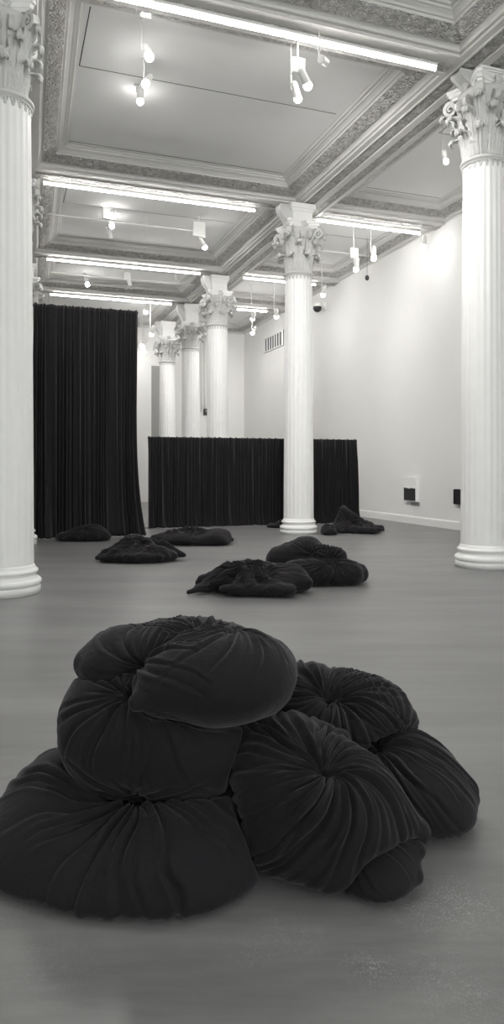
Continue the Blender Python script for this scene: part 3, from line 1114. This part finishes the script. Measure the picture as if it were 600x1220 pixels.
# ------------------------------------------------------------------ curtains
def curtain(name, x0, x1, Y, h, label, seed, nfold, flare, rod_over, tail=0.0):
    root = empty(name, ((x0 + x1) / 2, Y, 0), label, 'curtain', 'black gathered curtains')
    rnd = np.random.RandomState(seed)
    nx, nz = nfold * 14, 60
    u = np.linspace(0, 1, nx); v = np.linspace(0, 1, nz)
    U, Vv = np.meshgrid(u, v, indexing='ij')
    dn = 1 - Vv                                   # 0 at top, 1 at the floor
    wx = U + .0
    for k in range(6):
        wx = wx + (.35 / nfold) * np.sin(2 * PI * (U * rnd.uniform(2, nfold * .35) + rnd.uniform()) + .8 * dn) / (1 + k * .3)
    ph = wx * nfold * 2 * PI
    fold = np.sin(ph) * .7 + .3 * np.sin(ph * .5 + 1 + 1.2 * dn) + .28 * np.sin(ph * 1.73 + 2 + .9 * dn)
    amp = .028 + .045 * np.clip(dn * 3, 0, 1) + .03 * dn ** 3
    loose = np.sin(2 * PI * (U * nfold * .27 + .15 * np.sin(3 * dn))) * .03 * dn
    yoff = -(fold * amp + loose)
    fl_ = np.clip((dn - .80) / .20, 0, 1) ** 2.2
    nz2 = .55 + .45 * np.sin(2 * PI * U * nfold * .18 + seed) * np.sin(2 * PI * U * nfold * .071)
    yoff = yoff - flare * fl_ * nz2
    X = (x0 - (x0 + x1) / 2) + (x1 - x0) * U + .018 * np.cos(ph) * np.clip(dn * 4, .2, 1)
    X = X + tail * np.clip((dn - .45) / .55, 0, 1) ** 2.4 * U ** 6
    sag = .010 * np.abs(np.sin(ph * .5)) * (dn < .03)
    Z = h * Vv - sag + .012
    Z = np.where(Vv < .004, .012, Z)
    verts = np.stack([X, yoff, Z], -1).reshape(-1, 3)
    I = np.arange(nx * nz).reshape(nx, nz)
    q = np.stack([I[:-1, :-1], I[1:, :-1], I[1:, 1:], I[:-1, 1:]], -1).reshape(-1, 4).tolist()
    o = mesh_obj('drape', verts, q, M_CURT, root)
    md = o.modifiers.new('thickness', 'SOLIDIFY'); md.thickness = .008; md.offset = 0
    # supporting rail along the top, and small gathering knots
    bm = bmesh.new()
    hw = (x1 - x0) / 2
    cyl(bm, (-hw - rod_over, .035, h - .03), (hw + rod_over * .3, .035, h - .03), .018, seg=12)
    bm_obj('rail', bm, M_DARK, root, smooth=False)
    bm = bmesh.new()
    for s in np.linspace(-hw + .05, hw - .05, max(3, int((x1 - x0) / 1.4))):
        cyl(bm, (s, .09, 0), (s, .09, h - .012), .02, seg=10)
        box(bm, (s - .2, .06, 0), (s + .2, .30, .012))
    bm_obj('support_frame', bm, M_DARK, root)
    x, first = -hw + .03, None
    while x < hw - .02:
        if first is None:
            bm = bmesh.new()
            bmesh.ops.create_icosphere(bm, subdivisions=1, radius=.017, matrix=Matrix.Diagonal((1.3, 1.2, .8, 1)))
            k = first = bm_obj('gathering_knot', bm, M_CURT, root, smooth=True)
        else:
            k = first.copy(); COL.objects.link(k); k.parent = root
        k.location = (x, -.004, h + .014)
        x += rnd.uniform(.13, .30)
    return root


pR = WY(164, 500, 16.2)
curtain('curtain', .62, pR[0], 16.2, 5.22, 'tall floor-length black curtain hanging beside the big near column', 5, 24, .22, .05, tail=.20)
pa, pb = WY(176, 600, 17.9), WY(425, 600, 17.9)
curtain('curtain', pa[0], pb[0], 17.9, 2.37, 'low wide black curtain screen behind the slim column', 8, 64, .20, .0)

# ------------------------------------------------------------------ light fittings
def led(px0, px1, Y, z, label, x0=None, x1=None, r=.03, hood=None):
    x0 = WY(px0, 300, Y)[0] if x0 is None else x0
    x1 = WY(px1, 300, Y)[0] if x1 is None else x1
    root = empty('ceiling_light', ((x0 + x1) / 2, Y, z), label, 'light', 'linear lights under the cross beams', 'thing')
    hw = (x1 - x0) / 2
    bm = bmesh.new()
    hd = hood or r
    box(bm, (-hw, -hd, 0), (hw, hd, .04))
    box(bm, (-hw - .02, -r, -.05), (-hw, r, .04))
    box(bm, (hw, -r, -.05), (hw + .02, r, .04))
    for s in (-.8, 0, .8):
        cyl(bm, (s * hw, 0, .04), (s * hw, 0, SOF - z - .001), .008, seg=8)
    bm_obj('housing', bm, M_FIX, root)
    bm = bmesh.new()
    cyl(bm, (-hw, 0, -.018), (hw, 0, -.018), r * .95, seg=14)
    bm_obj('diffuser', bm, M_LED, root, smooth=True)
    return root


LZ = SOF - .07
led(0, 518, 9.3, LZ, 'long bright strip light nearest the viewer, running towards the column by the pictures', x0=.75, r=.024, hood=.07)
led(0, 0, 3.0, LZ, 'unseen strip light added under the cross beam overhead, above the top edge of the view', x0=.75, x1=6.4)  # added out of view to light the near cushions from above
led(0, 0, -3.4, LZ, 'unseen strip light added under the cross beam behind the viewer, near the street windows', x0=.75, x1=6.4)  # second added lamp out of view, brightens the foreground
led(52, 303, 15.9, LZ, 'long bright strip light across the bay above the tall curtain, ending at the slim column')
led(56, 238, 21.7, LZ, 'bright strip light one beam beyond the slim column, crossing above the tall curtain')
led(60, 204, 26.1, LZ, 'short-looking strip light farthest away, just above the top of the tall curtain')
led(376, 500, 16.0, LZ, 'bright strip light between the slim column and the white wall')
led(290, 352, 21.7, LZ, 'strip light passing behind the capital of the slim column towards the white wall', x1=10.0)
led(282, 345, 26.1, LZ, 'faint strip light beyond the slim column over the vent end of the room', x1=9.9)


def track(px0, px1, Y, label, z=8.05, x1=None):
    x0 = WY(px0, 300, Y)[0]
    x1 = WY(px1, 300, Y)[0] if x1 is None else x1
    root = empty('lighting_track', ((x0 + x1) / 2, Y, z), label, 'lighting track', 'thin lighting tracks')
    hw = (x1 - x0) / 2
    bm = bmesh.new()
    box(bm, (-hw, -.018, -.018), (hw, .018, .018))
    bm_obj('rail', bm, M_FIX, root)
    bm = bmesh.new()
    for s in (-.93, -.3, .3, .93):
        cyl(bm, (s * hw, 0, .018), (s * hw, 0, PAN - z + .001), .006, seg=8)
    bm_obj('hanger_rod', bm, M_FIX, root)


track(46, 240, 18.5, 'thin white track in the bay just beyond the slim column')
track(60, 236, 24.0, 'thin white track in the bay before the farthest strip light')
track(378, 440, 18.9, 'thin white track between the slim column and the white wall')


def spotlight(px, py, z, label, box_px=None, aim=None, power=0, lit=True, size=1.0, drop=True, group='ceiling spotlights'):
    """small track spot: stem from the ceiling, square driver box, tilted can, glowing lens"""
    c = W(px, py, z)
    root = empty('spotlight', c, label, 'spotlight', group)
    aimv = Vector(aim) - Vector(c) if aim is not None else Vector((0.3, .4, -1))
    d = aimv.normalized()
    L, R = .17 * size, .05 * size
    q = d
    bm = bmesh.new()
    cyl(bm, -q * L, -q * .012, R * .85, R, seg=20)
    cyl(bm, -q * (L + .03 * size), -q * L, R * .5, R * .85, seg=20)
    bm_obj('lamp_can', bm, M_FIX, root, smooth=False)
    bm = bmesh.new()
    if lit:
        bmesh.ops.create_uvsphere(bm, u_segments=20, v_segments=12, radius=R * 1.02, matrix=Matrix.Translation(q * R * .62))
    else:
        cyl(bm, -q * .013, q * .002, R * .88, R * .88, seg=20)
    bm_obj('lens', bm, M_LENS if lit else M_FIX, root)
    top = PAN - c[2] - .001
    hb = -q * (L * .55)
    hb = Vector((hb.x, hb.y, 0)) - Vector((R * 1.25, 0, 0))
    bm = bmesh.new()
    cyl(bm, (hb.x, hb.y, -q.z * L * .5), (hb.x, hb.y, top), .010 * size, seg=8)
    cyl(bm, (hb.x, hb.y, -q.z * L * .5), tuple(-q * L * .5), .012 * size, seg=8)
    cyl(bm, (hb.x, hb.y, top - .03), (hb.x, hb.y, top), .035, seg=12)
    bm_obj('stem', bm, M_FIX, root)
    if box_px:
        bx = W(box_px[0], box_px[1], z) - c
        bx[0], bx[1] = hb.x, hb.y
        bx[2] = min(bx[2], top - .1)
        bm = bmesh.new()
        s = box_px[2] if len(box_px) > 2 else .11
        box(bm, (bx[0] - s, bx[1] - .05, bx[2] - s * 1.15), (bx[0] + s, bx[1] + .05, bx[2] + s * 1.15))
        bm_obj('driver_box', bm, M_FIX, root, bevel=.02)
    if power:
        l = bpy.data.lights.new('spot_beam', 'SPOT')
        l.energy = power * .22; l.spot_size = math.radians(125); l.spot_blend = 1.0; l.shadow_soft_size = .35
        l.color = (1, .98, .95)
        lo = bpy.data.objects.new('spot_beam', l); COL.objects.link(lo)
        lo.parent = root
        lo.location = tuple(q * (R * 1.7 + .02))
        lo.rotation_euler = d.to_track_quat('-Z', 'Y').to_euler()
    return root


PW = 1.0
def P3(x, y, z): return (x, y, z)
# bay over the open floor
spotlight(177, 66, 10.3, 'highest glowing spotlight of the string of lamps just under the near strip light', aim=(3.5, 6, 0), power=1100, size=1.25)
spotlight(174, 99, 11.3, 'middle glowing spotlight of the string of lamps under the near strip light', aim=(-.2, 8.9, 3), power=500, size=1.2)
spotlight(167, 118, 12.2, 'lowest glowing spotlight of the string of lamps under the near strip light', aim=(2.5, 16, 1), power=900, size=1.2)
spotlight(180, 19, 9.7, 'unlit cone spotlight clipped close to the near strip light', lit=False, aim=tuple(W(215, 23, 9.7)), size=.8)
spotlight(365, 99, 10.4, 'glowing spotlight beside the white driver box hanging under the near strip light', box_px=(357, 84, .10), aim=(10.8, 13.5, 1.2), power=1500, size=1.3)
spotlight(354, 115, 10.7, 'glowing spotlight hanging lowest below the white driver box', aim=(10.8, 18, 1.4), power=1800, size=1.2)
spotlight(382, 70, 10.0, 'unlit tilted white spotlight under the near strip light, next to the driver box', lit=False, aim=tuple(W(350, 45, 9.2)), size=1.2)
# bay beyond the slim column
spotlight(133, 256, 17.9, 'glowing spotlight with square driver box above the tall curtain, upper of two bright ones', box_px=(129, 242, .17), aim=(1.8, 16, 2.5), power=700, size=1.3)
spotlight(133, 268, 18.5, 'glowing spotlight on the thin track right where it crosses above the tall curtain', aim=(3.5, 15, 0), power=900, size=1.3)
spotlight(132, 284, 19.4, 'small dim spotlight hanging lowest under the track above the tall curtain', lit=False, size=1.3)
spotlight(243, 293, 18.6, 'glowing spotlight under a driver box where the thin track ends beside the slim column', box_px=(243, 275, .17), aim=(10.8, 22.5, 1.5), power=1600, size=1.3)
spotlight(104, 338, 23.9, 'small glowing spotlight above the tall curtain top, on the second thin track', aim=(2.5, 20, 0), power=700, size=1.4)
spotlight(155, 340, 23.6, 'dim white spotlight above the corner of the tall curtain', lit=False, box_px=(155, 330, .12), size=1.4)
spotlight(212, 338, 24.0, 'dim white spotlight at the end of the second thin track near the far capitals', lit=False, size=1.4)
spotlight(174, 370, 28.0, 'bright round lamp just past the top corner of the tall curtain', aim=(4, 31, 2), power=250, size=1.8)
spotlight(181, 397, 28.4, 'bright lamp over the smallest column beside the tall curtain', aim=(5, 31.5, 3), power=150, size=1.8)
spotlight(170, 411, 30.4, 'upper lamp of the pair beside the edge of the tall curtain', aim=(3.3, 31.5, 3), power=120, size=1.8)
spotlight(171, 418, 30.8, 'lower lamp of the pair beside the edge of the tall curtain', size=1.7)
# unseen spots added over the near bay to light the cushions and columns
for (x, y, aim, pw, lab) in ((1.6, 4.6, (1.5, 3.6, 0), 700, 'unseen spotlight added over the near cushions, beside the overhead strip light'), (4.6, 5.2, (7.3, 9.2, 2.8), 700, 'unseen spotlight added over the open floor to the side of the near cushions'), (2.6, 1.0, (.1, 9.4, 3.0), 1100, 'unseen spotlight added over the viewer, between the two overhead strip lights')):
    p = np.array([x, y, 7.7])
    zz = p @ FW
    spotlight(300 + FPX * (p @ RT) / zz, HOR - FPX * (p[2] - EYE) / zz, zz, lab, aim=aim, power=pw, size=1.2)
# aisle along the white wall
spotlight(424, 319, 19.0, 'glowing spotlight under a box at the end of the track by the white wall', box_px=(424, 303, .12), aim=(10.0, 20.5, 0), power=160, size=1.4)
spotlight(445, 306, 19.2, 'brightest spotlight of the three along the white wall, between the other two', aim=(9.6, 17.0, 0), power=200, size=1.5)
spotlight(504, 293, 18.0, 'glowing spotlight close to the column by the pictures, against the white wall', aim=(9.0, 15.0, 0), power=110, size=1.4)
spotlight(385, 350, 22.5, 'small spotlight beside the dark dome camera near the slim column capital', aim=(10.0, 26, 0), power=180, size=1.4)
spotlight(301, 379, 25.6, 'little glowing spotlight beyond the slim column, nearer to the thickest far column', aim=(9, 31.5, 3), power=800, size=1.5)
spotlight(329, 376, 25.2, 'little glowing spotlight just clear of the slim column, above the wall vent', aim=(10.8, 28, 3), power=800, size=1.5)
spotlight(301, 396, 28.6, 'tiny glowing spotlight low over the vent, beneath the little pair', aim=(9, 31.5, 3), power=400, size=1.5)
spotlight(531, 191, 13.4, 'small spotlight hanging on a long thin stem beside the leafy capital near the wall', aim=(10.0, 12.0, 0), power=250, size=.95)

# ------------------------------------------------------------------ small wall things
def picture(px0, px1, yt, yb, label, dark, seed):
    a, b_ = WX(px0, yt, XR), WX(px1, yt, XR)
    zt = WX((px0 + px1) / 2, yt, XR)[2]; zb = WX((px0 + px1) / 2, yb, XR)[2]
    y0, y1 = b_[1], a[1]
    root = empty('framed_picture', (XR - .001, (y0 + y1) / 2, zb), label, 'picture', 'small pictures on the white wall')
    w, h = (y1 - y0) / 2, zt - zb
    bm = bmesh.new()
    t, d = .018, .11
    box(bm, (-d, -w, 0), (0, -w + t, h)); box(bm, (-d, w - t, 0), (0, w, h))
    box(bm, (-d, -w + t, 0), (0, w - t, t)); box(bm, (-d, -w + t, h - t), (0, w - t, h))
    bm_obj('picture_frame', bm, M_WHITE if not dark else M_DARK, root)
    m, nt, b = new_mat('landscape_print' if not dark else 'dark_print')
    tc = N(nt, 'ShaderNodeTexCoord')
    sx = N(nt, 'ShaderNodeSeparateXYZ')
    nt.links.new(tc.outputs['Object'], sx.inputs[0])
    n = N(nt, 'ShaderNodeTexNoise', Scale=7.0, Detail=4.0)
    nt.links.new(tc.outputs['Object'], n.inputs['Vector'])
    ad = N(nt, 'ShaderNodeMath', operation='MULTIPLY_ADD')
    ad.inputs[1].default_value = -.16
    nt.links.new(n.outputs['Fac'], ad.inputs[0])
    nt.links.new(sx.outputs['Z'], ad.inputs[2])
    r = N(nt, 'ShaderNodeValToRGB')
    e = r.color_ramp.elements
    e[0].position = .0; e[0].color = (.012, .012, .013, 1)
    e[1].position = .5; e[1].color = (.86, .86, .85, 1)
    mr = N(nt, 'ShaderNodeMapRange')
    lev = h * (.56 if not dark else 1.3)
    mr.inputs['From Min'].default_value = lev - .09
    mr.inputs['From Max'].default_value = lev - .06
    nt.links.new(ad.outputs[0], mr.inputs['Value'])
    nt.links.new(mr.outputs['Result'], r.inputs['Fac'])
    nt.links.new(r.outputs['Color'], b.inputs['Base Color'])
    b.inputs['Roughness'].default_value = .5
    bm = bmesh.new()
    box(bm, (-d + .008, -w + t, t), (-.02, w - t, h - t))
    bm_obj('print', bm, m, root)
    return root


picture(484, 499, 569, 597, 'small picture on the white wall with white sky over a black landscape', False, 1)
picture(544, 556, 583, 601, 'small dark picture half hidden by the column near the wall', True, 2)
a = WX(490, 598, XR); b_ = WX(500, 603, XR)
bm = bmesh.new(); box(bm, (-.02, 0, 0), (0, a[1] - b_[1], a[2] - b_[2]))
o = bm_obj('caption_sign', bm, M_LABEL, bevel=.002)
o.location = (XR - .001, b_[1], b_[2] + .0)
tag(o, 'narrow grey caption plate on the white wall just below the landscape picture', 'label plate', kind='thing')

# louvred vent high on the right wall
a, b_ = WX(315, 402, XR), WX(338, 393, XR)
zt, zb = WX(327, 398, XR)[2], WX(327, 416, XR)[2]
root = empty('wall_vent', (XR - .001, b_[1], zb), 'grey slatted vent grille high on the white wall beside the slim column', 'vent', kind='thing')
Lv = a[1] - b_[1]; Hv = zt - zb
bm = bmesh.new(); box(bm, (-.03, 0, 0), (0, Lv, Hv)); bm_obj('backing', bm, M_DARK, root)
bm = bmesh.new()
for s0, s1 in (((-.06, 0, 0), (-.03, Lv, .05)), ((-.06, 0, Hv - .05), (-.03, Lv, Hv)), ((-.06, 0, .05), (-.03, .05, Hv - .05)), ((-.06, Lv - .05, .05), (-.03, Lv, Hv - .05))):
    box(bm, s0, s1)
bm_obj('vent_frame', bm, M_WALL, root)
bm = bmesh.new()
for k in range(8):
    y = Lv * (k + .5) / 8
    box(bm, (-.055, y - Lv * .017, .05), (-.03, y + Lv * .017, Hv - .05))
bm_obj('slat', bm, M_WALL, root)

# dome camera on the right wall by the slim column
c = WX(387, 366, XR)
root = empty('security_camera', (XR - .001, c[1], c[2]), 'dark round security camera on a white bracket on the wall, beside the slim column', 'camera', kind='thing')
bm = bmesh.new(); box(bm, (-.04, -.14, -.12), (0, .14, .16)); cyl(bm, (-.04, 0, 0), (-.30, 0, .04), .05); cyl(bm, (-.30, 0, -.02), (-.30, 0, .10), .15)
bm_obj('wall_mount', bm, M_FIX, root, smooth=False)
bm = bmesh.new(); bmesh.ops.create_uvsphere(bm, u_segments=24, v_segments=12, radius=.155, matrix=Matrix.Translation((-.30, 0, -.05)))
bm_obj('dome', bm, M_DARK, root, smooth=True)

# dangling sensor
c = W(437, 331, 20.3)
root = empty('hanging_sensor', c, 'tiny dark sensor dangling on a cable from the ceiling near the white wall', 'sensor', kind='thing')
bm = bmesh.new(); cyl(bm, (0, 0, .06), (0, 0, PAN - c[2] - .001), .007, seg=8); bm_obj('cable', bm, M_VENT, root)
bm = bmesh.new(); bmesh.ops.create_uvsphere(bm, u_segments=16, v_segments=10, radius=.06, matrix=Matrix.Diagonal((1, 1, 1.3, 1))); bm_obj('sensor_body', bm, M_DARK, root, smooth=True)

# conduit and control box on the far wall, between the far columns
c = WY(245, 491, YF)
root = empty('switch_box', (c[0], YF - .001, c[2]), 'small dark control box on the end wall between two far columns', 'control box', kind='thing')
bm = bmesh.new(); box(bm, (-.12, -.09, -.15), (.12, 0, .15)); bm_obj('case', bm, M_DARK, root, bevel=.02)
bm = bmesh.new(); bmesh.ops.create_uvsphere(bm, u_segments=16, v_segments=8, radius=.06, matrix=Matrix.Translation((-.01, -.10, .04)))
bm_obj('dial', bm, M_METAL, root, smooth=True)
bm = bmesh.new()
for dx in (-.22, -.06):
    cyl(bm, (dx, -.05, -.0 if dx < -.1 else .15), (dx, -.05, 3.55), .035, seg=10)
bm_obj('conduit', bm, M_FIX, root, smooth=True)

# pilaster strip and recessed door on the far wall
V, F, MI = [], [], []
x0, x1 = WY(165, 500, YF)[0], WY(177, 500, YF)[0]
slab(x0 - .3, x1 + .1, YF - .12, YF, 0, 6.6)
slab(x0 - .35, x1 + .15, YF - .16, YF, 6.6, 6.75)
struct(mesh_obj('trim_30', V, F, M_WALL, smooth=False), 'pale flat pilaster on the end wall', 'pilaster')
x0, x1 = WY(178, 500, YF)[0], WY(191, 500, YF)[0]
dr = empty('door_1', ((x0 + x1) / 2, YF - .001, 0)); struct(dr, 'tall grey panelled door on the end wall', 'door')
hw = (x1 - x0) / 2
M_DOOR = plain('grey_door_paint', (.27, .27, .265), .5)
bm = bmesh.new(); box(bm, (-hw, -.06, 0), (hw, 0, 6.2)); bm_obj('door_leaf', bm, M_DOOR, dr)
bm = bmesh.new()
for z0, z1 in ((.2, 2.0), (2.2, 4.0), (4.2, 6.0)):
    box(bm, (-hw + .08, -.075, z0), (hw - .08, -.06, z1))
bm_obj('door_panel', bm, M_DOOR, dr, bevel=.006)

# ------------------------------------------------------------------ daylight through the added street windows
w = bpy.data.worlds.new('world'); S.world = w
w.use_nodes = True
nt = w.node_tree
bg = nt.nodes['Background']
bg.inputs['Color'].default_value = (1.0, 1.0, 1.0, 1)
bg.inputs['Strength'].default_value = 3.6

S.view_settings.view_transform = 'Standard'
S.view_settings.look = 'None'
S.view_settings.gamma = 1
S.view_settings.use_curve_mapping = False
S.view_settings.exposure = 0.47
S.cycles.max_bounces = 10
S.cycles.diffuse_bounces = 6
S.cycles.transparent_max_bounces = 8
S.cycles.sample_clamp_indirect = 8
S.cycles.caustics_reflective = False
S.cycles.caustics_refractive = False
S.cycles.use_denoising = True
